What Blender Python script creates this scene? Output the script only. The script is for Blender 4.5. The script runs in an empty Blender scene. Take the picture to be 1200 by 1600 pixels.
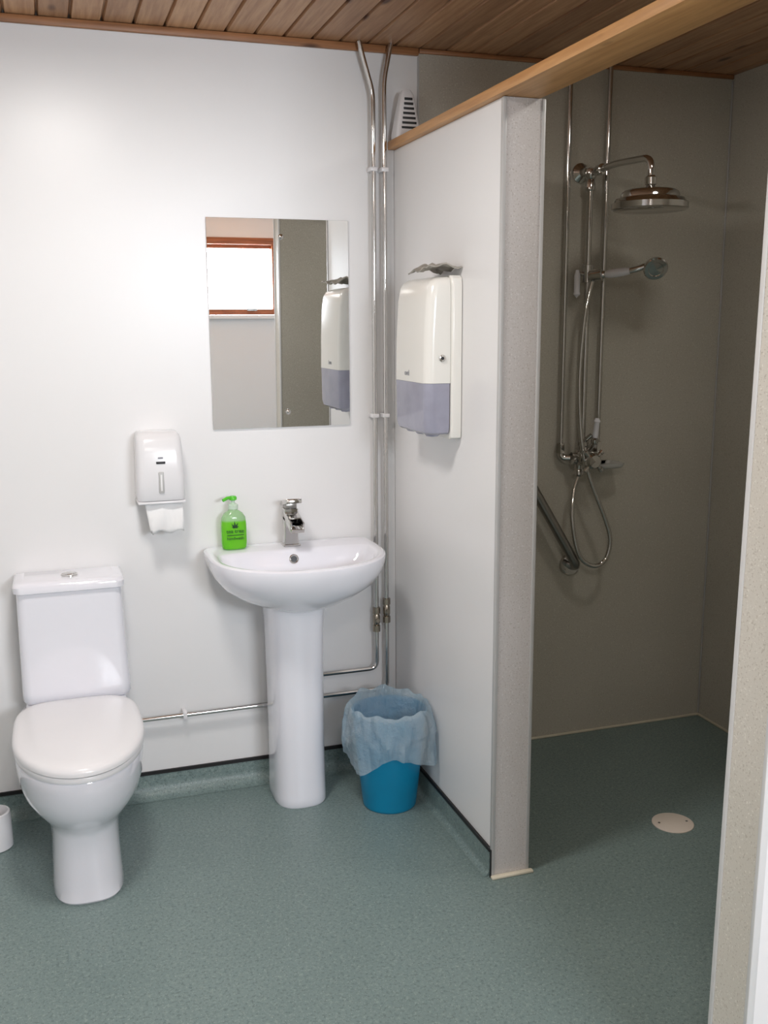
import bpy, bmesh, random
import numpy as np
from math import *
from mathutils import Vector, Matrix, noise
random.seed(4)
scn=bpy.context.scene
COL=scn.collection

# ---------------------------------------------------------------- materials
def srgb(r,g,b):
    f=lambda c:(c/12.92 if c<=.04045 else ((c+.055)/1.055)**2.4)
    return (f(r/255),f(g/255),f(b/255),1)
class NT:
    def __init__(s,name):
        s.m=bpy.data.materials.new(name); s.m.use_nodes=True
        s.t=s.m.node_tree; s.b=s.t.nodes['Principled BSDF']; s.out=s.t.nodes['Material Output']
    def n(s,typ,**k):
        nd=s.t.nodes.new(typ)
        for a,v in k.items():
            if a in nd.inputs: nd.inputs[a].default_value=v
            else: setattr(nd,a,v)
        return nd
    def l(s,a,b): s.t.links.new(a,b)
    def coord(s,scale=(1,1,1)):
        tc=s.n('ShaderNodeTexCoord'); mp=s.n('ShaderNodeMapping'); mp.inputs['Scale'].default_value=scale
        s.l(tc.outputs['Object'],mp.inputs['Vector']); return mp.outputs['Vector']
    def noise(s,vec,scale,detail=2,rough=.5):
        nd=s.n('ShaderNodeTexNoise'); nd.inputs['Scale'].default_value=scale; nd.inputs['Detail'].default_value=detail
        nd.inputs['Roughness'].default_value=rough; s.l(vec,nd.inputs['Vector']); return nd.outputs['Fac']
    def ramp(s,fac,stops):
        r=s.n('ShaderNodeValToRGB'); e=r.color_ramp.elements
        while len(e)<len(stops): e.new(.5)
        for i,(p,c) in enumerate(stops): e[i].position=p; e[i].color=c
        s.l(fac,r.inputs['Fac']); return r.outputs['Color']
    def mix(s,fac,a,b,mode='MIX'):
        m=s.n('ShaderNodeMix',data_type='RGBA',blend_type=mode)
        for sock,v in ((m.inputs[0],fac),(m.inputs[6],a),(m.inputs[7],b)):
            if hasattr(v,'links') or hasattr(v,'is_linked'): s.l(v,sock)
            else: sock.default_value=v
        return m.outputs[2]
    def bump(s,h,strength=.1,dist=.01):
        b=s.n('ShaderNodeBump'); b.inputs['Strength'].default_value=strength; b.inputs['Distance'].default_value=dist
        s.l(h,b.inputs['Height']); s.l(b.outputs['Normal'],s.b.inputs['Normal'])
def plain(name,col,rough=.4,metal=0,var=.03,bump=0,coat=0,vscale=6,spec=.5):
    t=NT(name); v=t.coord(); nz=t.noise(v,vscale,3)
    c2=tuple(max(0,x*(1-var*2)) for x in col[:3])+(1,)
    c=t.ramp(nz,[(.3,c2),(.7,col)]); t.l(c,t.b.inputs['Base Color'])
    t.b.inputs['Roughness'].default_value=rough; t.b.inputs['Metallic'].default_value=metal
    t.b.inputs['Coat Weight'].default_value=coat; t.b.inputs['Coat Roughness'].default_value=.05
    t.b.inputs['Specular IOR Level'].default_value=spec
    if bump: t.bump(t.noise(v,60,2),bump,.002)
    return t.m
M={}
M['white_panel']=plain('white_panel',srgb(236,235,235),.32,var=.012,bump=.03,vscale=1.5)
M['white_ceramic']=plain('white_ceramic',srgb(238,238,245),.08,var=.005,coat=.6)
M['white_plastic']=plain('white_plastic',srgb(234,233,235),.22,var=.01)
M['cream_plastic']=plain('cream_plastic',srgb(238,236,230),.2,var=.01)
M['chrome']=plain('chrome',srgb(210,208,205),.09,1,var=.04)
M['steel']=plain('brushed_steel',srgb(165,162,158),.3,1,var=.05)
M['brass']=plain('fitting_metal',srgb(170,160,145),.25,1,var=.08)
M['mirror']=plain('mirror_silver',srgb(238,240,240),.0,1,var=0)
M['black']=plain('black_strip',srgb(28,26,27),.5,var=.1)
M['dark']=plain('dark_slot',srgb(25,25,28),.4)
M['sealant']=plain('sealant',srgb(224,216,196),.5,var=.06,vscale=20)
M['trim_white']=plain('trim_white',srgb(222,221,220),.35)
M['trim_grey']=plain('trim_grey',srgb(190,189,188),.35)
M['purple_window']=plain('smoky_lilac_plastic',srgb(168,168,185),.12,var=.08,vscale=14)
M['paper']=plain('paper',srgb(240,240,240),.9,var=.02,bump=.2)
M['towel_grey']=plain('grey_towel',srgb(176,170,160),.6,var=.2,vscale=30)
M['blue_bin']=plain('blue_plastic',srgb(0,134,176),.35,var=.04)
M['drain']=plain('drain_plastic',srgb(236,224,212),.35,var=.03)
M['pump_green']=plain('green_plastic',srgb(90,200,50),.3)
M['label_ink']=plain('label_ink',srgb(18,66,22),.5)
M['clearish']=plain('pump_clear',srgb(205,225,205),.15)
M['grey_ink']=plain('grey_print',srgb(150,150,158),.5)

def panelmat(name,k,warm):
    t=NT(name); v=t.coord()
    def s(r,g,b): return srgb(r*k,g*k,b*k*warm)
    a=t.ramp(t.noise(v,2.2,3),[(.3,s(189,184,176)),(.7,s(197,192,185))])
    sp=t.ramp(t.noise(v,230,2),[(.34,(1,1,1,1)),(.40,(0,0,0,1))]); sp2=t.ramp(t.noise(v,190,2),[(.62,(0,0,0,1)),(.68,(1,1,1,1))])
    c=t.mix(sp,a,s(173,166,157)); c=t.mix(sp2,c,s(208,204,197)); t.l(c,t.b.inputs['Base Color']); t.b.inputs['Roughness'].default_value=.28
    return t.m
M['grey_panel']=panelmat('speckled_grey_panel',.975,.975)
M['lit_panel']=panelmat('speckled_lit_panel',1.12,.99)  # lighter copy of the grey panel, with brighter light put into its colour
M['cap_panel']=panelmat('speckled_cap_panel',1.06,1.03)

t=NT('vinyl_floor'); v=t.coord()
a=t.ramp(t.noise(v,3,4),[(.3,srgb(116,134,132)),(.7,srgb(123,141,139))])
n1=t.ramp(t.noise(v,120,3,.7),[(.40,(1,1,1,1)),(.47,(0,0,0,1))]); n2=t.ramp(t.noise(v,95,3,.7),[(.56,(0,0,0,1)),(.63,(1,1,1,1))]); n3=t.ramp(t.noise(v,300,1),[(.68,(0,0,0,1)),(.71,(1,1,1,1))])
c=t.mix(n1,a,srgb(101,118,117)); c=t.mix(n2,c,srgb(134,151,147)); c=t.mix(n3,c,srgb(172,180,175)); t.l(c,t.b.inputs['Base Color'])
t.b.inputs['Roughness'].default_value=.42; t.bump(t.noise(v,220,2),.12,.002)
M['vinyl']=t.m

def wood(name,light,dark,knot,axis='y',board=None,rough=.45):
    t=NT(name); tc=t.n('ShaderNodeTexCoord'); sep=t.n('ShaderNodeSeparateXYZ'); t.l(tc.outputs['Object'],sep.inputs[0])
    if board:
        d=t.n('ShaderNodeMath',operation='DIVIDE'); t.l(sep.outputs['X'],d.inputs[0]); d.inputs[1].default_value=board
        f=t.n('ShaderNodeMath',operation='FLOOR'); t.l(d.outputs[0],f.inputs[0])
        wn=t.n('ShaderNodeTexWhiteNoise',noise_dimensions='1D'); t.l(f.outputs[0],wn.inputs['W']); rnd=wn.outputs['Value']
        ofs=t.n('ShaderNodeMath',operation='MULTIPLY'); t.l(rnd,ofs.inputs[0]); ofs.inputs[1].default_value=37.
        add=t.n('ShaderNodeMath',operation='ADD'); t.l(sep.outputs['Y'],add.inputs[0]); t.l(ofs.outputs[0],add.inputs[1])
        cmb=t.n('ShaderNodeCombineXYZ'); t.l(sep.outputs['X'],cmb.inputs[0]); t.l(add.outputs[0],cmb.inputs[1]); t.l(sep.outputs['Z'],cmb.inputs[2]); base=cmb.outputs[0]
    else: base=tc.outputs['Object']
    mp=t.n('ShaderNodeMapping'); t.l(base,mp.inputs['Vector'])
    mp.inputs['Scale'].default_value=(38,2.2,38) if axis=='y' else ((2.2,38,38) if axis=='x' else (38,38,2.2))
    g=t.noise(mp.outputs[0],1.6,5,.6)
    c=t.ramp(g,[(.3,dark),(.65,light)])
    mk=t.n('ShaderNodeMapping'); t.l(base,mk.inputs['Vector']); mk.inputs['Scale'].default_value=(9,3.2,9) if axis=='y' else (3.2,9,9)
    vo=t.n('ShaderNodeTexVoronoi'); vo.inputs['Scale'].default_value=1.0; t.l(mk.outputs[0],vo.inputs['Vector'])
    kn=t.ramp(vo.outputs['Distance'],[(.06,(1,1,1,1)),(.15,(0,0,0,1))]); c=t.mix(kn,c,knot)
    if board:
        br=t.ramp(rnd,[(0,(.66,.62,.6,1)),(1,(1.0,1.0,1.0,1))]); c=t.mix(1.0,c,br,'MULTIPLY')
    t.l(c,t.b.inputs['Base Color']); t.b.inputs['Roughness'].default_value=rough
    t.bump(g,.08,.002); return t.m
BW=.092
M['ceil_wood']=wood('ceiling_pine',srgb(208,164,124),srgb(170,124,88),srgb(96,58,38),'y',BW)
M['beam_wood']=wood('beam_pine',srgb(212,160,104),srgb(182,130,78),srgb(100,64,36),'y')
M['trim_wood']=wood('trim_pine',srgb(172,120,80),srgb(132,88,54),srgb(80,48,28),'x')
M['window_wood']=wood('window_pine',srgb(176,108,70),srgb(130,74,46),srgb(70,36,22),'x')

t=NT('green_soap'); v=t.coord(); base=t.ramp(t.noise(v,8,2),[(.3,srgb(120,222,40)),(.7,srgb(150,240,70))])
tc=t.n('ShaderNodeTexCoord'); sep=t.n('ShaderNodeSeparateXYZ'); t.l(tc.outputs['Object'],sep.inputs[0])
lv=t.ramp(sep.outputs['Z'],[(.955,(0,0,0,1)),(.960,(1,1,1,1))]); t.l(t.mix(lv,base,srgb(200,236,190)),t.b.inputs['Base Color'])
t.b.inputs['Transmission Weight'].default_value=.5; t.b.inputs['Roughness'].default_value=.12; t.b.inputs['IOR'].default_value=1.35; M['soap']=t.m
t=NT('bin_liner'); v=t.coord(); t.l(t.ramp(t.noise(v,14,4),[(.3,srgb(196,222,236)),(.7,srgb(232,244,250))]),t.b.inputs['Base Color'])
t.b.inputs['Roughness'].default_value=.25; t.bump(t.noise(v,26,6,.7),1.0,.02)
tr=t.n('ShaderNodeBsdfTransparent'); tr.inputs['Color'].default_value=(.90,.96,1,1); tl=t.n('ShaderNodeBsdfTranslucent'); tl.inputs['Color'].default_value=(.78,.90,.97,1)
m1=t.n('ShaderNodeMixShader'); m1.inputs[0].default_value=.3; t.l(t.b.outputs[0],m1.inputs[1]); t.l(tl.outputs[0],m1.inputs[2])
m2=t.n('ShaderNodeMixShader'); m2.inputs[0].default_value=.46; t.l(m1.outputs[0],m2.inputs[1]); t.l(tr.outputs[0],m2.inputs[2]); t.l(m2.outputs[0],t.out.inputs['Surface']); M['liner']=t.m
t=NT('lamp_diffuser'); v=t.coord(); t.l(t.ramp(t.noise(v,3,1),[(0,(1,.97,.92,1)),(1,(1,.98,.95,1))]),t.b.inputs['Emission Color']); t.b.inputs['Emission Strength'].default_value=1.5; M['lamp']=t.m
t=NT('clear_dish'); v=t.coord(); t.l(t.ramp(t.noise(v,3,1),[(0,(.8,.8,.78,1)),(1,(.9,.9,.88,1))]),t.b.inputs['Base Color']); t.b.inputs['Transmission Weight'].default_value=.6; t.b.inputs['Roughness'].default_value=.1; M['dish']=t.m

# ---------------------------------------------------------------- mesh helpers
def obj(name,me,mat,parent=None,smooth=False,loc=None):
    o=bpy.data.objects.new(name,me); COL.objects.link(o)
    if mat is not None:
        me.materials.clear(); me.materials.append(M[mat] if isinstance(mat,str) else mat)
    if smooth: 
        for p in me.polygons: p.use_smooth=True
        try: me.set_sharp_from_angle(angle=radians(38))
        except Exception: pass
    if loc is not None: o.location=loc
    if parent: o.parent=parent
    return o
def empty(name,loc=(0,0,0)):
    e=bpy.data.objects.new(name,None); COL.objects.link(e); e.empty_display_size=.1; return e
def bm_obj(name,bm,mat,parent=None,smooth=False):
    me=bpy.data.meshes.new(name); bmesh.ops.recalc_face_normals(bm,faces=bm.faces); bm.to_mesh(me); bm.free(); return obj(name,me,mat,parent,smooth)
def addbox(bm,x0,x1,y0,y1,z0,z1):
    m=Matrix.Translation(((x0+x1)/2,(y0+y1)/2,(z0+z1)/2))@Matrix.Diagonal((abs(x1-x0),abs(y1-y0),abs(z1-z0),1))
    return bmesh.ops.create_cube(bm,size=1,matrix=m)['verts']
def box(name,x0,x1,y0,y1,z0,z1,mat,parent=None,bev=0,seg=2,rot=None,lean=0):
    bm=bmesh.new(); addbox(bm,x0,x1,y0,y1,z0,z1)
    if bev: bmesh.ops.bevel(bm,geom=bm.edges[:],offset=bev,segments=seg,affect='EDGES',profile=.5)
    if rot is not None:
        c=Vector(((x0+x1)/2,(y0+y1)/2,(z0+z1)/2)); bmesh.ops.rotate(bm,cent=c,matrix=rot,verts=bm.verts)
    if lean:
        for vv in bm.verts:
            if vv.co.x<.5: vv.co.x+=lean*vv.co.z
    return bm_obj(name,bm,mat,parent,bool(bev))
def loft(name,rings,mat,parent=None,cap=(True,True),smooth=True,sub=0):
    bm=bmesh.new(); V=[[bm.verts.new(p) for p in r] for r in rings]; n=len(rings[0])
    for a,b in zip(V,V[1:]):
        for i in range(n): bm.faces.new((a[i],a[(i+1)%n],b[(i+1)%n],b[i]))
    if cap[0]: bm.faces.new(V[0][::-1])
    if cap[1]: bm.faces.new(V[-1])
    return bm_obj(name,bm,mat,parent,smooth)
def dring(z,xc,yb,yc,yf,w,nf=2.,nb=5.,N=72):
    pts=[]
    for i in range(N):
        a=2*pi*i/N; c,s=cos(a),sin(a); n=nf if s<0 else nb
        x=w*copysign(abs(c)**(2/n),c)
        if s<0: y=yc-(yc-yf)*abs(s)**(2/n)
        else: y=yc+(yb-yc)*abs(s)**(2/n)
        pts.append((xc+x,y,z))
    return pts
def rrect(x0,x1,y0,y1,r,z,N=6,rb=None):
    pts=[]; rb=r if rb is None else rb
    for cx,cy,a0,rr in ((x1,y1,0,rb),(x0,y1,90,rb),(x0,y0,180,r),(x1,y0,270,r)):
        sx=-1 if cx==x1 else 1; sy=-1 if cy==y1 else 1
        for k in range(N+1):
            a=radians(a0+90*k/N); pts.append((cx+sx*rr+rr*cos(a),cy+sy*rr+rr*sin(a),z))
    return pts
def smooth_path(P,k=8):
    P=[Vector(p) for p in P]; out=[]
    Q=[2*P[0]-P[1]]+P+[2*P[-1]-P[-2]]
    for i in range(1,len(Q)-2):
        for j in range(k):
            t=j/k; a,b,c,d=Q[i-1:i+3]
            out.append(.5*((2*b)+(c-a)*t+(2*a-5*b+4*c-d)*t*t+(3*b-a-3*c+d)*t**3))
    out.append(P[-1]); return out
def fillet(P,r,k=6):
    P=[Vector(p) for p in P]; out=[P[0]]
    for i in range(1,len(P)-1):
        a=(P[i-1]-P[i]).normalized(); b=(P[i+1]-P[i]).normalized()
        rr=min(r,(P[i-1]-P[i]).length*.49,(P[i+1]-P[i]).length*.49)
        s=P[i]+a*rr; e=P[i]+b*rr
        for j in range(k+1):
            t=j/k; out.append((1-t)**2*s+2*t*(1-t)*P[i]+t*t*e)
    out.append(P[-1]); return out
def tube(name,P,r,mat,parent=None,N=14,ribs=False):
    P=[Vector(p) for p in P]; T=[]
    for i in range(len(P)):
        a=P[max(i-1,0)]; b=P[min(i+1,len(P)-1)]; T.append((b-a).normalized())
    up=Vector((0,0,1)) if abs(T[0].z)<.9 else Vector((1,0,0)); n=T[0].cross(up).normalized(); rings=[]
    for i,(p,t) in enumerate(zip(P,T)):
        n=(n-t*n.dot(t)).normalized(); b=t.cross(n); rr=r*(1+.12*(i%2)) if ribs else r
        rings.append([p+(n*cos(2*pi*k/N)+b*sin(2*pi*k/N))*rr for k in range(N)])
    return loft(name,rings,mat,parent)
def lathe(name,prof,mat,parent=None,org=(0,0,0),axis=(0,0,1),N=40,caps=(True,True)):
    ax=Vector(axis).normalized(); q=Vector((0,0,1)).rotation_difference(ax).to_matrix(); org=Vector(org)
    rings=[[org+q@Vector((r*cos(2*pi*k/N),r*sin(2*pi*k/N),h)) for k in range(N)] for r,h in prof]
    return loft(name,rings,mat,parent,caps)
def text(name,body,size,mat,parent,mtx,ext=.0003):
    cu=bpy.data.curves.new(name,'FONT'); cu.body=body; cu.size=size; cu.align_x='CENTER'; cu.align_y='CENTER'; cu.extrude=ext
    tmp=bpy.data.objects.new('tmp',cu); COL.objects.link(tmp); bpy.context.view_layer.update()
    me=bpy.data.meshes.new_from_object(tmp.evaluated_get(bpy.context.evaluated_depsgraph_get())); bpy.data.objects.remove(tmp)
    me.transform(mtx); return obj(name,me,mat,parent)

# ---------------------------------------------------------------- room
H=2.4834; XL=-2.35; XR=1.324; YF=-4.55; T=.113; PY=-.853; PH=2.16; S0=-1.86; S1=-1.963; LEAN=.010
bm=bmesh.new(); addbox(bm,XL-.1,XR+.1,YF-.1,.1,-.08,0); bm_obj('floor',bm,'vinyl')
# ceiling with V-grooved boards
bm=bmesh.new(); prof=[]
x=floor((XL-.1)/BW)*BW
while x<XR+.15:
    prof+= [(x-.0015,H+.012),(x+.0015,H+.012),(x+.006,H),(x+BW-.006,H)]; x+=BW
y0,y1=.1,YF-.1
A=[bm.verts.new((p[0],y0,p[1])) for p in prof]; B=[bm.verts.new((p[0],y1,p[1])) for p in prof]
for i in range(len(A)-1): bm.faces.new((A[i],A[i+1],B[i+1],B[i]))
C=[bm.verts.new((prof[0][0],y0,H+.06)),bm.verts.new((prof[-1][0],y0,H+.06)),bm.verts.new((prof[-1][0],y1,H+.06)),bm.verts.new((prof[0][0],y1,H+.06))]
bm.faces.new(C)
bm_obj('ceiling',bm,'ceil_wood')
box('wall_back',XL-.1,XR+.1,0,.1,0,H,'white_panel')
box('wall_left',XL-.1,XL,YF,0,0,H,'white_panel')
bm=bmesh.new(); addbox(bm,XR,XR+.1,YF,0,0,H); bm_obj('wall_right',bm,'white_panel')
# wall behind the camera with a window opening
WX0,WX1,WZ0,WZ1=-.45,.60,1.66,2.24
bm=bmesh.new(); addbox(bm,XL,WX0,YF-.1,YF,0,H); addbox(bm,WX1,XR,YF-.1,YF,0,H); addbox(bm,WX0,WX1,YF-.1,YF,0,WZ0); addbox(bm,WX0,WX1,YF-.1,YF,WZ1,H)
bm_obj('wall_front',bm,'white_panel')
# partition
e=empty('wall_partition')
box('panel_left',0,.004,PY+.001,-.001,0,PH,'white_panel',e)
box('panel_core',.004,T-.004,PY+.004,-.001,0,PH,'grey_panel',e)
box('panel_right',T-.004,T,PY+.001,-.001,0,PH,'grey_panel',e)
box('end_cap',-.001,T+.001,PY-.004,PY+.004,0,PH,'cap_panel',e)
box('end_edge_left',-.004,.007,PY-.008,PY+.006,.0,PH,'trim_grey',e,.002)
box('end_edge_right',T-.006,T+.004,PY-.008,PY+.006,.0,PH,'trim_grey',e,.002)
box('wall_shower_back',.086,XR-.001,-.004,-.0005,0,H-.001,'grey_panel')
box('wall_shower_side',XR-.004,XR-.0005,S0,-.004,0,H-.001,'grey_panel')
e=empty('wall_shower_front')
box('core',.004,XR-.005,S1+.004,S0,0,H-.001,'grey_panel',e,lean=LEAN)
box('face',.0,XR-.005,S1,S1+.004,0,H-.001,'white_panel',e,lean=LEAN)
box('end_cap',0,.004,S1+.004,S0,0,H-.001,'lit_panel',e,lean=LEAN)
box('edge_far',-.003,.006,S0-.008,S0+.003,0,H-.001,'trim_white',e,.002,lean=LEAN)
box('edge_near',-.004,.012,S1-.004,S1+.006,0,H-.001,'trim_white',e,.002,lean=LEAN)
# beam on the partition
box('ceiling_beam',-.022,.104,S0+.001,-.002,PH+.001,PH+.027,'beam_wood',bev=.002)
# wall-top timber trim
box('trim_1',XL,.084,-.016,-.0005,H-.024,H-.001,'trim_wood',bev=.003)
box('trim_2',.086,XR-.006,-.014,-.0045,H-.016,H-.001,'trim_wood',bev=.003)
box('trim_3',.083,.0885,-.006,-.0005,PH+.03,H-.026,'trim_grey')
box('trim_4',-.030,-.001,-.005,-.0005,.1,PH,'trim_white',bev=.001)
# skirting: coved vinyl + black cap strip
def cove(name,pts,p0,p1,mat):
    bm=bmesh.new(); p0=Vector(p0);p1=Vector(p1); d=(p1-p0).normalized(); nrm=Vector((d.y,-d.x,0))
    A=[bm.verts.new(p0+nrm*o+Vector((0,0,z))) for o,z in pts]; B=[bm.verts.new(p1+nrm*o+Vector((0,0,z))) for o,z in pts]
    n=len(pts)
    for i in range(n): bm.faces.new((A[i],A[(i+1)%n],B[(i+1)%n],B[i]))
    bm.faces.new(A); bm.faces.new(B[::-1]); return bm_obj(name,bm,mat,None,True)
def cprof(R): return [(R*(1-sin(a))+.005,R*(1-cos(a))+.0008) for a in [radians(x) for x in range(0,91,10)]]+[(.005,.078),(.0006,.078),(.0006,.0008)]
cap=[(.0075,.078),(.0075,.090),(.0006,.090),(.0006,.078)]
cove('baseboard_back',cprof(.045),(XL+.001,0,0),(-.006,0,0),'vinyl'); cove('baseboard_back.001',cap,(XL+.001,0,0),(-.006,0,0),'black')
cove('baseboard_partition',cprof(.020),(0,-.006,0),(0,PY+.004,0),'vinyl'); cove('baseboard_partition.001',cap,(0,-.006,0),(0,PY+.003,0),'black')
# sealant lines
box('trim_5',T+.002,XR-.006,-.012,-.0045,.0,.010,'sealant',bev=.003)
box('trim_6',XR-.012,XR-.0045,S0+.01,-.012,.0,.010,'sealant',bev=.003)
box('trim_7',-.006,T+.014,PY-.022,PY-.0045,.0,.008,'sealant',bev=.003)
box('trim_8',XR-.010,XR-.0042,-.010,-.0045,.011,H-.02,'trim_grey',bev=.002)
box('trim_9',-.0065,-.0042,PY-.0085,PY-.001,.0,.088,'black')

# window behind the camera
e=empty('window_1'); yw=YF-.06
box('frame_top',WX0+.001,WX1-.001,yw,YF+.012,WZ1-.05,WZ1-.001,'window_wood',e,.004)
box('frame_bottom',WX0+.001,WX1-.001,yw,YF+.015,WZ0+.001,WZ0+.045,'window_wood',e,.004)
box('frame_left',WX0+.001,WX0+.045,yw,YF+.01,WZ0+.045,WZ1-.05,'window_wood',e,.004)
box('frame_right',WX1-.03,WX1-.001,yw,YF+.01,WZ0+.045,WZ1-.05,'window_wood',e,.004)
box('sash_top',WX0+.045,WX1-.03,yw+.01,YF-.012,WZ1-.08,WZ1-.052,'window_wood',e,.003)
box('sill',WX0-.04,WX1+.02,YF+.001,YF+.04,WZ0-.03,WZ0-.002,'white_panel',e,.004)
box('latch',.36,.44,YF+.012,YF+.03,WZ0+.03,WZ0+.05,'chrome',e,.003)

# ---------------------------------------------------------------- toilet
e=empty('toilet'); xc=-1.12
foot=[dring(z,xc,yb,yc,yf,w,nf,6) for z,yb,yc,yf,w,nf in [
 (0,-.09,-.45,-.612,.098,3.0),(.006,-.09,-.45,-.616,.100,3.0),(.03,-.09,-.45,-.612,.097,2.8),(.12,-.085,-.44,-.600,.094,2.6),(.19,-.07,-.43,-.598,.096,2.4),
 (.215,-.06,-.42,-.612,.110,2.2),(.235,-.05,-.42,-.63,.128,2.1),(.26,-.045,-.42,-.655,.148,2),(.29,-.04,-.42,-.677,.164,2),(.325,-.035,-.42,-.692,.174,2),(.365,-.03,-.42,-.700,.178,2),(.392,-.03,-.42,-.702,.179,2),(.400,-.03,-.42,-.698,.175,2)]]
loft('bowl',foot,'white_ceramic',e)
seat=[dring(z,xc,-.165-d,-.42,-.709+d,.182-d,2,4) for z,d in [(.4015,.006),(.404,.001),(.409,0),(.416,0),(.419,.002)]]
loft('seat',seat,'white_plastic',e)
lid=[dring(z,xc,-.165-d*.4,-.42,-.711+d,.184-d,2,4.5) for z,d in [(.4205,.004),(.423,.0),(.432,0),(.439,.003),(.444,.010),(.4475,.022),(.450,.05),(.4525,.10),(.4535,.15)]]
loft('seat_lid',lid,'white_plastic',e)
box('shelf',xc-.15,xc+.155,-.162,-.012,.396,.4305,'white_ceramic',e,.012,4)
c=[]
for z,il,ir in [(.431,.012,-.0),(.434,.004,-.008),(.445,-.002,-.014),(.47,-.003,-.014),(.62,-.002,-.006),(.789,-.001,-.001)]: c.append(rrect(xc-.154+il,xc+.158-ir,-.160+max(0,il),-.008,.028,z,rb=.006))
loft('cistern',c,'white_ceramic',e)
c=[]
for z,i in [(.790,.004),(.793,.0),(.812,-.001),(.819,.003),(.8225,.010),(.824,.03)]: c.append(rrect(xc-.163+i,xc+.167-i,-.170+i,-.004-max(i,0)*.2,.030,z,rb=.006))
loft('cistern_lid',c,'white_ceramic',e)
lathe('flush_button',[(.026,0),(.026,.004),(.022,.006),(.021,.006),(.020,.004),(.018,.0075),(.0,.009)],'chrome',e,(xc+.005,-.085,.8235))
# ---------------------------------------------------------------- basin with pedestal
e=empty('wash_basin'); xb=-.40
P=[(.684,.07,-.10,-.17,-.27,2,2.2,0),(.690,.105,-.06,-.17,-.30,2,2.5,0),(.705,.15,-.03,-.17,-.335,2,3,0),(.73,.205,-.015,-.17,-.375,2,4,0),(.765,.252,-.008,-.17,-.412,2.1,5,0),(.80,.276,-.004,-.17,-.432,2.15,7,0),(.83,.286,-.003,-.17,-.441,2.2,9,0),(.850,.289,-.003,-.17,-.444,2.2,10,0),
 (.857,.288,-.003,-.17,-.443,2.2,10,0),(.861,.283,-.005,-.17,-.438,2.2,10,0),(.862,.277,-.008,-.17,-.431,2.2,10,0),(.860,.266,-.030,-.17,-.420,2.2,8,0),
 (.8585,.258,-.105,-.19,-.414,2.2,6,0),(.855,.254,-.112,-.19,-.409,2.2,6,0),(.845,.248,-.119,-.19,-.402,2.2,5,0),(.82,.236,-.126,-.2,-.39,2.2,4.5,0),(.79,.215,-.135,-.21,-.368,2.1,4,0),(.765,.18,-.15,-.22,-.34,2,3,0),(.750,.12,-.175,-.23,-.30,2,2.5,0),(.744,.05,-.21,-.24,-.265,2,2,0),(.743,.02,-.23,-.24,-.25,2,2,0)]
loft('bowl',[dring(z,xb,yb,yc,yf,w,nf,nb,96) for z,w,yb,yc,yf,nf,nb,_ in P],'white_ceramic',e)
lathe('plug',[(.021,0),(.021,.003),(.015,.006),(0,.007)],'chrome',e,(xb,-.238,.744))
lathe('overflow_ring',[(.016,-.004),(.016,.002),(.0135,.004),(.011,.002),(.011,-.003)],'chrome',e,(xb+.0,-.125,.826),(0,-1,.25))
lathe('overflow_hole',[(.0105,-.002),(.0105,.0005)],'dark',e,(xb,-.125,.826),(0,-1,.25))
ped=[]
for z,w,yf in [(0,.086,-.260),(.008,.089,-.264),(.03,.088,-.262),(.2,.086,-.258),(.45,.088,-.258),(.62,.091,-.265),(.684,.096,-.275),(.70,.098,-.28)]:
    ped.append(dring(z,xb-.01,-.05,-.16,yf,w,2.7,6))
loft('pedestal',ped,'white_ceramic',e)
# tap
e=empty('basin_tap'); xt=-.395; yt=-.060
c=[rrect(xt-w,xt+w,yt-d,yt+d,.004,z,4) for z,w,d in [(.8603,.029,.027),(.866,.029,.027),(.868,.025,.022),(.90,.023,.021),(.975,.023,.025),(.988,.023,.025)]]
loft('body',c,'chrome',e)
rx=Matrix.Rotation(radians(14),3,'X')
box('spout',xt-.023,xt+.023,yt-.112,yt+.01,.936,.950,'chrome',e,.003,2,rx)
box('spout_side_left',xt-.024,xt-.018,yt-.108,yt+.01,.948,.970,'chrome',e,.002,2,rx)
box('spout_side_right',xt+.018,xt+.024,yt-.108,yt+.01,.948,.970,'chrome',e,.002,2,rx)
box('spout_cover',xt-.023,xt+.023,yt-.070,yt+.01,.970,.976,'chrome',e,.002,2,rx)
box('neck',xt-.019,xt+.019,yt-.022,yt+.022,.988,1.006,'steel',e,.002)
box('lever',xt-.026,xt+.026,yt-.068,yt+.028,1.004,1.020,'chrome',e,.003,2,Matrix.Rotation(radians(-12),3,'X'))
# soap bottle
e=empty('soap_bottle'); xs,ys,zs=-.585,-.052,.8625
def ell(a,b,z,n=2.6,N=40):
    return [(xs+a*copysign(abs(cos(2*pi*i/N))**(2/n),cos(2*pi*i/N)),ys+b*copysign(abs(sin(2*pi*i/N))**(2/n),sin(2*pi*i/N)),z) for i in range(N)]
loft('body',[ell(a,b,zs+z) for z,a,b in [(0,.036,.022),(.003,.040,.025),(.02,.042,.027),(.08,.042,.027),(.105,.039,.026),(.118,.031,.022),(.126,.020,.017),(.130,.0145,.0145),(.134,.0145,.0145)]],'soap',e)
lathe('collar',[(.016,0),(.0165,.003),(.0165,.014),(.012,.017),(.007,.019),(.007,.030)],'clearish',e,(xs,ys,zs+.133))
lathe('pump_head',[(.010,0),(.013,.002),(.013,.010),(.010,.014),(0,.015)],'pump_green',e,(xs,ys,zs+.162))
tube('nozzle',[(xs+.0,ys,zs+.171),(xs-.02,ys-.012,zs+.172),(xs-.036,ys-.020,zs+.166)],.0055,'pump_green',e)
F=Matrix(((1,0,0,0),(0,0,-1,0),(0,1,0,0),(0,0,0,1)))
def onface(x,y,z): return Matrix.Translation((x,y,z))@F
text('label_top','tea tree',.0185,'label_ink',e,onface(xs,ys-.0285,zs+.062),.0006)
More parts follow.
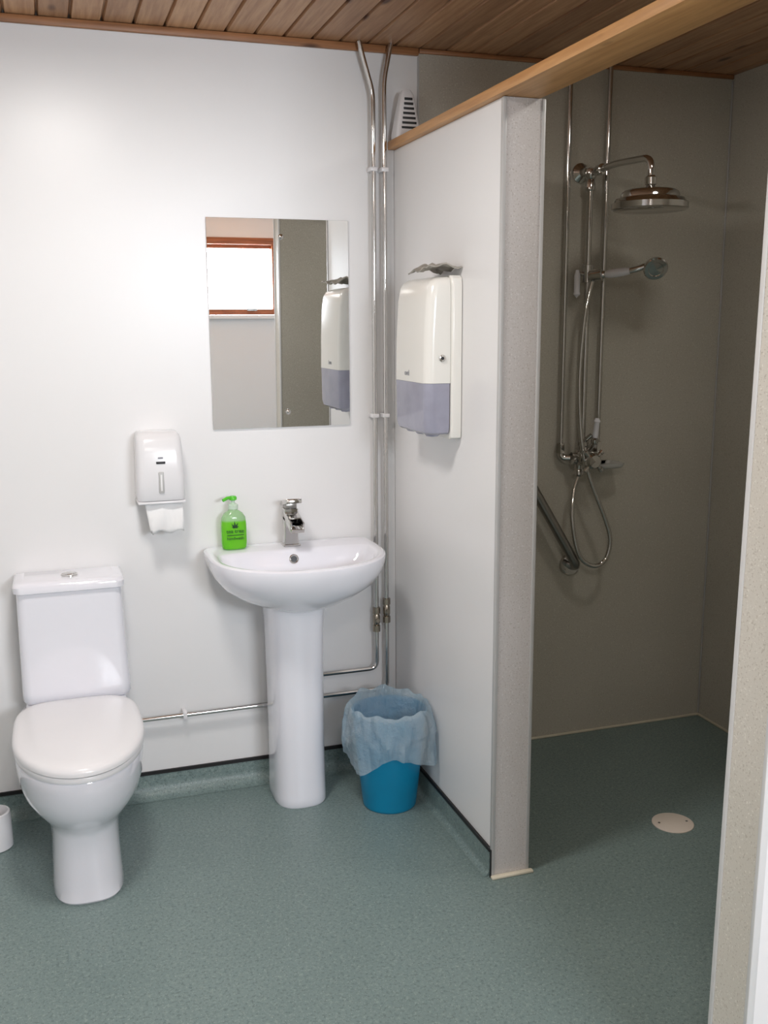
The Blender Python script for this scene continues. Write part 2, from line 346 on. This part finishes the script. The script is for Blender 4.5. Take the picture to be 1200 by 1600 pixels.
text('label_bottom','handwash',.0145,'label_ink',e,onface(xs,ys-.0285,zs+.038),.0006)
box('label_rule',xs-.028,xs+.028,ys-.0288,ys-.0270,zs+.0480,zs+.0500,'label_ink',e)
bm=bmesh.new()
for k,(ang,ln) in enumerate([(60,.020),(95,.024),(130,.020),(25,.014),(158,.013)]):
    a=radians(ang); dx,dz=cos(a),sin(a); px,pz=xs,zs+.073
    vs=[bm.verts.new((px+dx*ln*s-dz*w,ys-.0287,pz+dz*ln*s+dx*w)) for s,w in [(0,0),(.4,.003),(1,0),(.4,-.003)]]; bm.faces.new(vs)
bm_obj('label_leaves',bm,'label_ink',e)
# ---------------------------------------------------------------- toilet tissue dispenser
e=empty('toilet_paper_dispenser')
c=[]
for z,hw,d,r in [(1.044,.066,.10,.02),(1.047,.073,.112,.022),(1.06,.0745,.118,.022),(1.12,.0735,.122,.022),(1.20,.0715,.117,.024),(1.238,.070,.108,.028),(1.252,.067,.098,.03),(1.260,.060,.082,.03),(1.262,.052,.07,.03)]:
    c.append(rrect(-.82-hw,-.82+hw,-d,-.001,r,z,rb=.004))
loft('cover',c,'white_plastic',e)
box('base_lip',-.895,-.745,-.112,-.002,1.036,1.045,'white_plastic',e,.004)
box('slot',-.834,-.806,-.1225,-.110,1.166,1.173,'dark',e,.001)
box('badge',-.828,-.812,-.1205,-.110,1.182,1.187,'grey_ink',e,.001)
box('level_window',-.829,-.812,-.1245,-.112,1.072,1.14,'trim_grey',e,.003)
box('level_slit',-.8235,-.8175,-.1255,-.118,1.08,1.132,'paper',e,.001)
bm=bmesh.new(); G=[]
for i in range(15):
    row=[]
    for j in range(10):
        xx=-.872+.118*i/14; zz=1.038-.095*j/9-(.006*sin(i*.9) if j==9 else 0)
        row.append(bm.verts.new((xx+(.012*(j/9) if i<2 else 0),-.086-.020*sin(j/9*2.0)+.004*sin(i*.7+j*.3),zz)))
    G.append(row)
for i in range(14):
    for j in range(9): bm.faces.new((G[i][j],G[i+1][j],G[i+1][j+1],G[i][j+1]))
o=bm_obj('paper_sheet',bm,'paper',e,True); o.modifiers.new('s','SOLIDIFY').thickness=.002
# ---------------------------------------------------------------- mirror
e=empty('wall_mirror')
box('backing',-.633,-.164,-.0035,-.0008,1.255,1.930,'trim_grey',e)
box('glass',-.634,-.163,-.0075,-.0036,1.254,1.931,'mirror',e,.0012,1)
for i,(x,z) in enumerate([(-.392,1.874),(-.380,1.306)]):
    lathe('screw_cap_%d'%(i+1),[(.009,0),(.009,.002),(.006,.005),(0,.006)],'chrome',e,(x,-.0076,z),(0,-1,0),N=20)
# ---------------------------------------------------------------- paper towel dispenser
e=empty('paper_towel_dispenser')
def trr(x0,x1,y0,y1,r,z,N=6):
    pts=[]
    for cx,cy,a0,rr in ((x1,y1,0,.004),(x0,y1,90,r),(x0,y0,180,r),(x1,y0,270,.004)):
        sx=-1 if cx==x1 else 1; sy=-1 if cy==y1 else 1
        for k in range(N+1):
            a=radians(a0+90*k/N); pts.append((cx+sx*rr+rr*cos(a),cy+sy*rr+rr*sin(a),z))
    return pts
Y0,Y1=-.598,-.318
loft('back_housing',[trr(-.034,-.001,Y0-.004+i,Y1+.004-i,.008,z) for z,i in [(1.262,.012),(1.266,.003),(1.28,0),(1.70,0),(1.722,.004),(1.730,.014)]],'cream_plastic',e)
loft('cover',[trr(-d,-.034,Y0+i,Y1-i,.026,z) for z,d,i in [(1.425,.112,0),(1.55,.110,0),(1.66,.104,0),(1.70,.098,.002),(1.716,.088,.006),(1.724,.074,.014),(1.727,.060,.024)]],'cream_plastic',e)
loft('window',[trr(-d,-.036,Y0+i,Y1-i,.026,z) for z,d,i in [(1.276,.100,.014),(1.281,.106,.006),(1.30,.110,.002),(1.4245,.1115,.0012)]],'purple_window',e)
for k in range(3): lathe('foot_bump_%d'%(k+1),[(.0,0),(.018,.003),(.026,.012),(.026,.02)],'purple_window',e,(-.068,Y0+.06+.08*k,1.264))
lathe('lock',[(.010,0),(.010,.004),(.007,.005),(.0,.005)],'chrome',e,(-.062,Y0-.0005,1.497),(0,-1,0))
lathe('lock_hole',[(.0045,0),(.0045,.0012),(0,.0013)],'dark',e,(-.062,Y0-.005,1.497),(0,-1,0))
FX=Matrix(((0,0,-1,0),(-1,0,0,0),(0,1,0,0),(0,0,0,1)))
text('logo_standin','ovel',.024,'grey_ink',e,Matrix.Translation((-.1128,-.44,1.450))@FX)
bm=bmesh.new(); G=[]
for i in range(13):
    row=[]
    for j in range(9):
        xx=-.098+.094*j/8; yy=-.60+.19*i/12
        zz=1.7355+.010+.012*noise.noise(Vector((xx*28,yy*28,3)))+.022*(1-abs(j/8-.5)*2)*(i/12)+.012*(1-i/12)
        row.append(bm.verts.new((min(xx,-.004),yy,zz)))
    G.append(row)
for i in range(12):
    for j in range(8): bm.faces.new((G[i][j],G[i+1][j],G[i+1][j+1],G[i][j+1]))
o=bm_obj('folded_towel',bm,'towel_grey',e); o.modifiers.new('s','SOLIDIFY').thickness=.004

# ---------------------------------------------------------------- heating pipes
e=empty('wall_pipes'); yp=-.035
tube('pipe_left',fillet([(-.128,yp,H-.001),(-.120,yp,2.45),(-.083,yp,2.33),(-.083,yp,.378),(-.33,yp,.378)],.03),.0085,'chrome',e)
tube('pipe_right',fillet([(-.020,yp-.0,H-.001),(-.024,yp,2.47),(-.045,yp,2.37),(-.045,yp,.297),(-.325,yp,.297)],.03),.0085,'chrome',e)
tube('pipe_low',[(-.40,yp,.292),(-.93,yp,.292)],.0085,'chrome',e)
for x,z in [(-.083,.56),(-.045,.59)]:
    lathe('valve_%d'%(int(-x*1000)),[(.009,-.045),(.014,-.044),(.014,-.022),(.010,-.02),(.013,-.012),(.013,.012),(.010,.02),(.014,.022),(.014,.044),(.009,.045)],'brass',e,(x,yp,z),N=12)
    lathe('valve_screw_%d'%(int(-x*1000)),[(.007,0),(.007,.018),(.0,.018)],'brass',e,(x,yp,z),(0,-1,0),N=12)
for z in (2.093,1.285):
    for x in (-.083,-.045):
        box('clip_%d_%d'%(z*100,-x*1000),x-.0125,x+.0125,yp-.011,-.0008,z-.007,z+.007,'white_plastic',e,.003)
for x in (-.77,): box('clip_low',x-.007,x+.007,yp-.011,-.0008,.279,.305,'white_plastic',e,.003)
# ---------------------------------------------------------------- air freshener on the beam
e=empty('air_freshener'); zb=PH+.0275; xa,ya=.022,-.062
loft('cone',[rrect(xa-w,xa+w,ya-d,ya+d,r,zb+z) for z,w,d,r in [(0,.043,.035,.012),(.012,.043,.035,.012),(.09,.030,.027,.012),(.135,.022,.020,.012),(.15,.014,.012,.008)]],'white_plastic',e)
for k in range(7):
    z=.026+.015*k; w=.027-.0016*k*1.4; d=.035-(z/.15)*.0145
    box('slot_%d'%(k+1),xa-w,xa+w,ya-d-.0012,ya-d+.008,zb+z,zb+z+.008,'dark',e,.001)
# ---------------------------------------------------------------- waste bin with liner
e=empty('waste_bin'); bx,by=-.132,-.315
RZ=.335
lathe('bucket',[(.086,0.0),(.089,.003),(.0905,.01),(.110,.19),(.123,RZ-.004),(.126,RZ),(.121,RZ),(.087,.012),(.0,.010)],'blue_bin',e,(bx,by,0),N=56)
bm=bmesh.new(); N=180
steps=[(.080,.10,0),(.095,.18,.0),(.107,.26,0),(.114,.32,0),(.120,.348,.2),(.127,.356,.3),(.132,.350,.4),(.136,.338,.55),(.139,.322,.7),(.141,.305,.85),(.142,.285,.95),(.142,.265,1),(.140,.24,1.05),(.137,.215,1.1)]
rows=[]
for si,(r,z,k) in enumerate(steps):
    row=[]
    for i in range(N):
        a=2*pi*i/N; v=Vector((cos(a)*2.2,sin(a)*2.2,z*9))
        w=.012*noise.noise(v*2.3)+.007*noise.noise(v*6)+.005*sin(a*15+8*noise.noise(v*.7))
        rr=r+w*(k if k>0 else .35)+(.032*max(0,cos(a+radians(62)))**2+.014*max(0,cos(a-radians(190)))**2)*k
        hem=0
        if si>=8: hem=(-.030*noise.noise(Vector((cos(a)*1.5,sin(a)*1.5,5)))-.065*max(0,cos(a+radians(150)))**4-.045*max(0,cos(a+radians(45)))**4+.022*max(0,cos(a+radians(100)))**4)*((si-7)/6.)
        crest=(.014*noise.noise(Vector((cos(a)*3,sin(a)*3,9)))+.010*max(0,sin(a))) if 3<si<9 else 0
        x=bx+rr*cos(a); x=min(x,-.0035-.0006*si)
        row.append(bm.verts.new((x,by+rr*sin(a),z+hem+crest)))
    rows.append(row)
for a,b in zip(rows,rows[1:]):
    for i in range(N): bm.faces.new((a[i],a[(i+1)%N],b[(i+1)%N],b[i]))
bm_obj('liner_bag',bm,'liner',e,True)
# ---------------------------------------------------------------- toilet brush
e=empty('toilet_brush')
lathe('holder',[(.050,0),(.054,.003),(.052,.10),(.050,.115),(.044,.117),(.044,.02),(0,.018)],'white_plastic',e,(-1.388,-.190,0))
lathe('handle',[(.03,.03),(.032,.09),(.008,.10),(.007,.33),(.011,.34),(.011,.38),(0,.385)],'white_plastic',e,(-1.402,-.190,0))
# ---------------------------------------------------------------- shower
e=empty('shower_mixer')
tube('supply_left',[(.637,-.030,H-.002),(.637,-.030,1.11)],.0085,'chrome',e)
tube('supply_right',[(.793,-.030,H-.002),(.790,-.030,1.11)],.0085,'chrome',e)
tube('elbow_left',fillet([(.637,-.030,1.14),(.637,-.030,1.105),(.68,-.05,1.105)],.02),.013,'chrome',e)
tube('elbow_right',fillet([(.790,-.030,1.14),(.790,-.030,1.105),(.75,-.05,1.105)],.02),.013,'chrome',e)
for i,x in enumerate((.637,.790)): lathe('union_%d'%(i+1),[(.012,-.02),(.016,-.018),(.016,.018),(.012,.02)],'chrome',e,(x,-.030,1.14),N=6)
lathe('valve_body',[(.0,0),(.022,.001),(.022,.02),(.029,.025),(.029,.075),(.022,.08),(.022,.10),(.0,.101)],'chrome',e,(.663,-.064,1.105),(1,0,0))
lathe('valve_top',[(.022,0),(.016,.03),(.020,.035),(.020,.05),(.012,.06)],'chrome',e,(.712,-.06,1.115))
lathe('valve_bottom',[(.022,0),(.016,-.03),(.019,-.035),(.019,-.05),(.010,-.06)],'chrome',e,(.698,-.06,1.095))
lathe('control_knob',[(.020,0),(.017,.02),(.025,.024),(.030,.03),(.030,.045),(.022,.054),(0,.057)],'chrome',e,(.718,-.088,1.10),(0,-1,0))
for k in range(4):
    a=radians(45+90*k); p=Vector((.718,-.128,1.10)); d=Vector((cos(a),0,sin(a)))
    tube('spoke_%d'%k,[p+d*.008,p+d*.042],.0068,'chrome',e,10)
    lathe('spoke_end_%d'%k,[(.0,-.010),(.010,-.005),(.010,.005),(0,.010)],'chrome',e,p+d*.045,d,N=14)
tube('diverter_stem',[(.728,-.07,1.125),(.738,-.095,1.165)],.009,'chrome',e)
lathe('diverter_collar',[(.012,0),(.014,.003),(.014,.016),(.010,.02)],'chrome',e,(.738,-.096,1.160),(.05,-.1,1))
lathe('diverter_lever',[(.009,0),(.011,.01),(.010,.055),(.013,.06),(.007,.072)],'white_ceramic',e,(.739,-.098,1.182),(.05,-.1,1))
tube('diverter_arm',[(.71,-.06,1.16),(.735,-.08,1.19)],.008,'chrome',e)
tube('riser',[(.712,-.055,1.16),(.712,-.055,2.105)],.0105,'chrome',e)
lathe('wall_rose',[(.034,0),(.034,.004),(.024,.012),(.015,.018),(.015,.055)],'chrome',e,(.700,-.005,2.115),(0,-1,0))
lathe('riser_union',[(.014,-.06),(.018,-.055),(.018,-.03),(.014,-.02),(.020,-.014),(.023,0),(.020,.014),(0,.023)],'chrome',e,(.712,-.055,2.108))
tube('arm',fillet([(.712,-.055,2.108),(.718,-.20,2.120),(.730,-.405,2.112),(.730,-.405,2.03)],.045,8),.0115,'chrome',e)
lathe('arm_collar',[(.012,0),(.018,.003),(.018,.03),(.012,.033)],'chrome',e,(.714,-.10,2.112),(0.02,-1,.05))
lathe('shower_head',[(.012,.078),(.019,.072),(.019,.050),(.012,.046),(.020,.042),(.028,.040),(.048,.037),(.078,.033),(.088,.028),(.092,.022),(.094,.010),(.108,.006),(.113,-.002),(.121,-.008),(.121,-.026),(.114,-.030),(.0,-.031)],'chrome',e,(.730,-.405,1.978),N=64)
lathe('slider',[(.013,-.032),(.020,-.030),(.020,.030),(.013,.032)],'chrome',e,(.712,-.055,1.765))
tube('cradle_arm',[(.712,-.06,1.765),(.712,-.105,1.768)],.010,'chrome',e)
lathe('cradle',[(.013,-.022),(.019,-.020),(.021,.018),(.015,.022)],'chrome',e,(.715,-.115,1.757),(.62,-.68,.10))
tube('slider_lever_stem',[(.70,-.055,1.765),(.675,-.06,1.765)],.007,'chrome',e)
lathe('slider_lever',[(.006,.02),(.011,.0),(.0105,-.055),(.013,-.065),(0,-.078)],'white_ceramic',e,(.668,-.06,1.758))
d=Vector((.66,-.62,.10)).normalized(); p=Vector((.715,-.115,1.757))
lathe('handset_neck',[(.010,-.03),(.013,0),(.014,.025),(.011,.03)],'chrome',e,p,d)
lathe('handset_handle',[(.011,.03),(.015,.045),(.016,.07),(.014,.10),(.011,.115)],'white_ceramic',e,p,d)
q=p+d*.115
tube('handset_bend',smooth_path([q,q+d*.03+Vector((0,0,.004)),q+d*.055+Vector((0,.004,.008)),q+d*.078+Vector((.0,.006,.002))]),.011,'chrome',e)
lathe('handset_head',[(.010,-.024),(.018,-.016),(.030,-.008),(.040,.0),(.042,.010),(.038,.015),(.026,.016),(.024,.014),(0,.016)],'chrome',e,q+d*.086,Vector((-.28,-.80,-.50)))
hose=smooth_path([(.708,-.10,1.748),(.694,-.10,1.69),(.678,-.10,1.594),(.667,-.10,1.372),(.684,-.105,1.15),(.724,-.11,1.016),(.783,-.11,.885),(.810,-.11,.80),(.795,-.11,.728),(.75,-.11,.703),(.700,-.105,.728),(.672,-.10,.79),(.659,-.09,.895),(.675,-.07,.99),(.697,-.062,1.04)],16)
tube('hose',hose,.0078,'chrome',e,12,True)
e=empty('soap_dish')
loft('tray',[rrect(.755-i,.865+i,-.115-i,-.010+0*i,.02,z) for z,i in [(1.065,-.012),(1.068,-.006),(1.080,0),(1.083,0),(1.082,-.004),(1.071,-.009),(1.070,-.02)]],'dish',e)
lathe('bracket',[(.009,0),(.009,.03)],'chrome',e,(.79,-.036,1.07),(0,1,0))
e=empty('grab_rail')
tube('rail',fillet([(.700,-.012,.690),(.692,-.080,.700),(.40,-.075,1.175),(.395,-.012,1.19)],.05,8),.0185,'steel',e,20)
for i,(x,z) in enumerate([(.700,.690),(.395,1.19)]):
    lathe('flange_%d'%(i+1),[(.042,0),(.042,.005),(.038,.012),(.020,.014)],'chrome',e,(x,-.005,z),(0,-1,0))
    for k in range(3):
        a=radians(90+120*k); lathe('screw_%d_%d'%(i,k),[(.004,0),(.004,.002),(0,.002)],'steel',e,(x+.029*cos(a),-.0165,z+.029*sin(a)),(0,-1,0),N=10)
e=empty('floor_drain')
lathe('cover',[(.066,0.0005),(.066,.003),(.062,.005),(.058,.0045),(.056,.005),(0,.0055)],'drain',e,(.687,-.755,0),N=56)
for k in range(2): lathe('screw_%d'%k,[(.004,0),(.004,.001),(0,.001)],'steel',e,(.687+(-.045 if k else .045),-.755+.01*(1 if k else -1),.0052),N=10)

# ---------------------------------------------------------------- lamps
def ceiling_lamp(name,x,y,size,power,col=(1,.96,.9)):
    e=empty(name)
    lathe('base',[(size*.55,0),(size*.55,-.02),(size*.5,-.03)],'white_plastic',e,(x,y,H-.001))
    lathe('diffuser',[(size*.5,-.03),(size*.45,-.045),(size*.25,-.055),(0,-.058)],'lamp',e,(x,y,H-.001))
    ld=bpy.data.lights.new(name+'_bulb','AREA'); ld.shape='DISK'; ld.size=size; ld.energy=power; ld.color=col
    lo=bpy.data.objects.new('bulb',ld); COL.objects.link(lo); lo.location=(x,y,H-.068); lo.parent=e
ceiling_lamp('ceiling_light',-1.05,-1.15,.32,17,(1,.96,.92))
ceiling_lamp('ceiling_light.001',.55,-1.15,.22,3.6)
ceiling_lamp('fill_lamp',-.9,-3.2,.32,14)  # added lamp out of view, general fill for the room
def win_light(name,loc,rot,sx,sy,power,col=(.86,.92,1)):
    ld=bpy.data.lights.new(name,'AREA'); ld.shape='RECTANGLE'; ld.size=sx; ld.size_y=sy; ld.energy=power; ld.color=col
    lo=bpy.data.objects.new(name,ld); COL.objects.link(lo); lo.location=loc; lo.rotation_euler=rot
win_light('window_daylight',((WX0+WX1)/2,YF-.09,(WZ0+WZ1)/2),(radians(90),0,0),WX1-WX0,WZ1-WZ0,92)
w=bpy.data.worlds.new('World'); scn.world=w; w.use_nodes=True
w.node_tree.nodes['Background'].inputs[0].default_value=(.9,.95,1,1); w.node_tree.nodes['Background'].inputs[1].default_value=2.0

# ---------------------------------------------------------------- camera
yaw,pitch,roll=.3224,.1870,.0056
Fv=Vector((sin(yaw)*cos(pitch),cos(yaw)*cos(pitch),-sin(pitch))); R0=Vector((cos(yaw),-sin(yaw),0)); U0=R0.cross(Fv)
Rv=cos(roll)*R0-sin(roll)*U0; Uv=cos(roll)*U0+sin(roll)*R0
cam=bpy.data.cameras.new('Camera'); co=bpy.data.objects.new('Camera',cam); COL.objects.link(co)
m=Matrix((Rv,Uv,-Fv)).transposed().to_4x4(); m.translation=Vector((-1.1465,-3.3101,1.6)); co.matrix_world=m
cam.sensor_fit='VERTICAL'; cam.sensor_height=36; cam.lens=1567.9/1600*36; cam.clip_start=.02
scn.camera=co
scn.view_settings.view_transform='Standard'; scn.view_settings.exposure=0
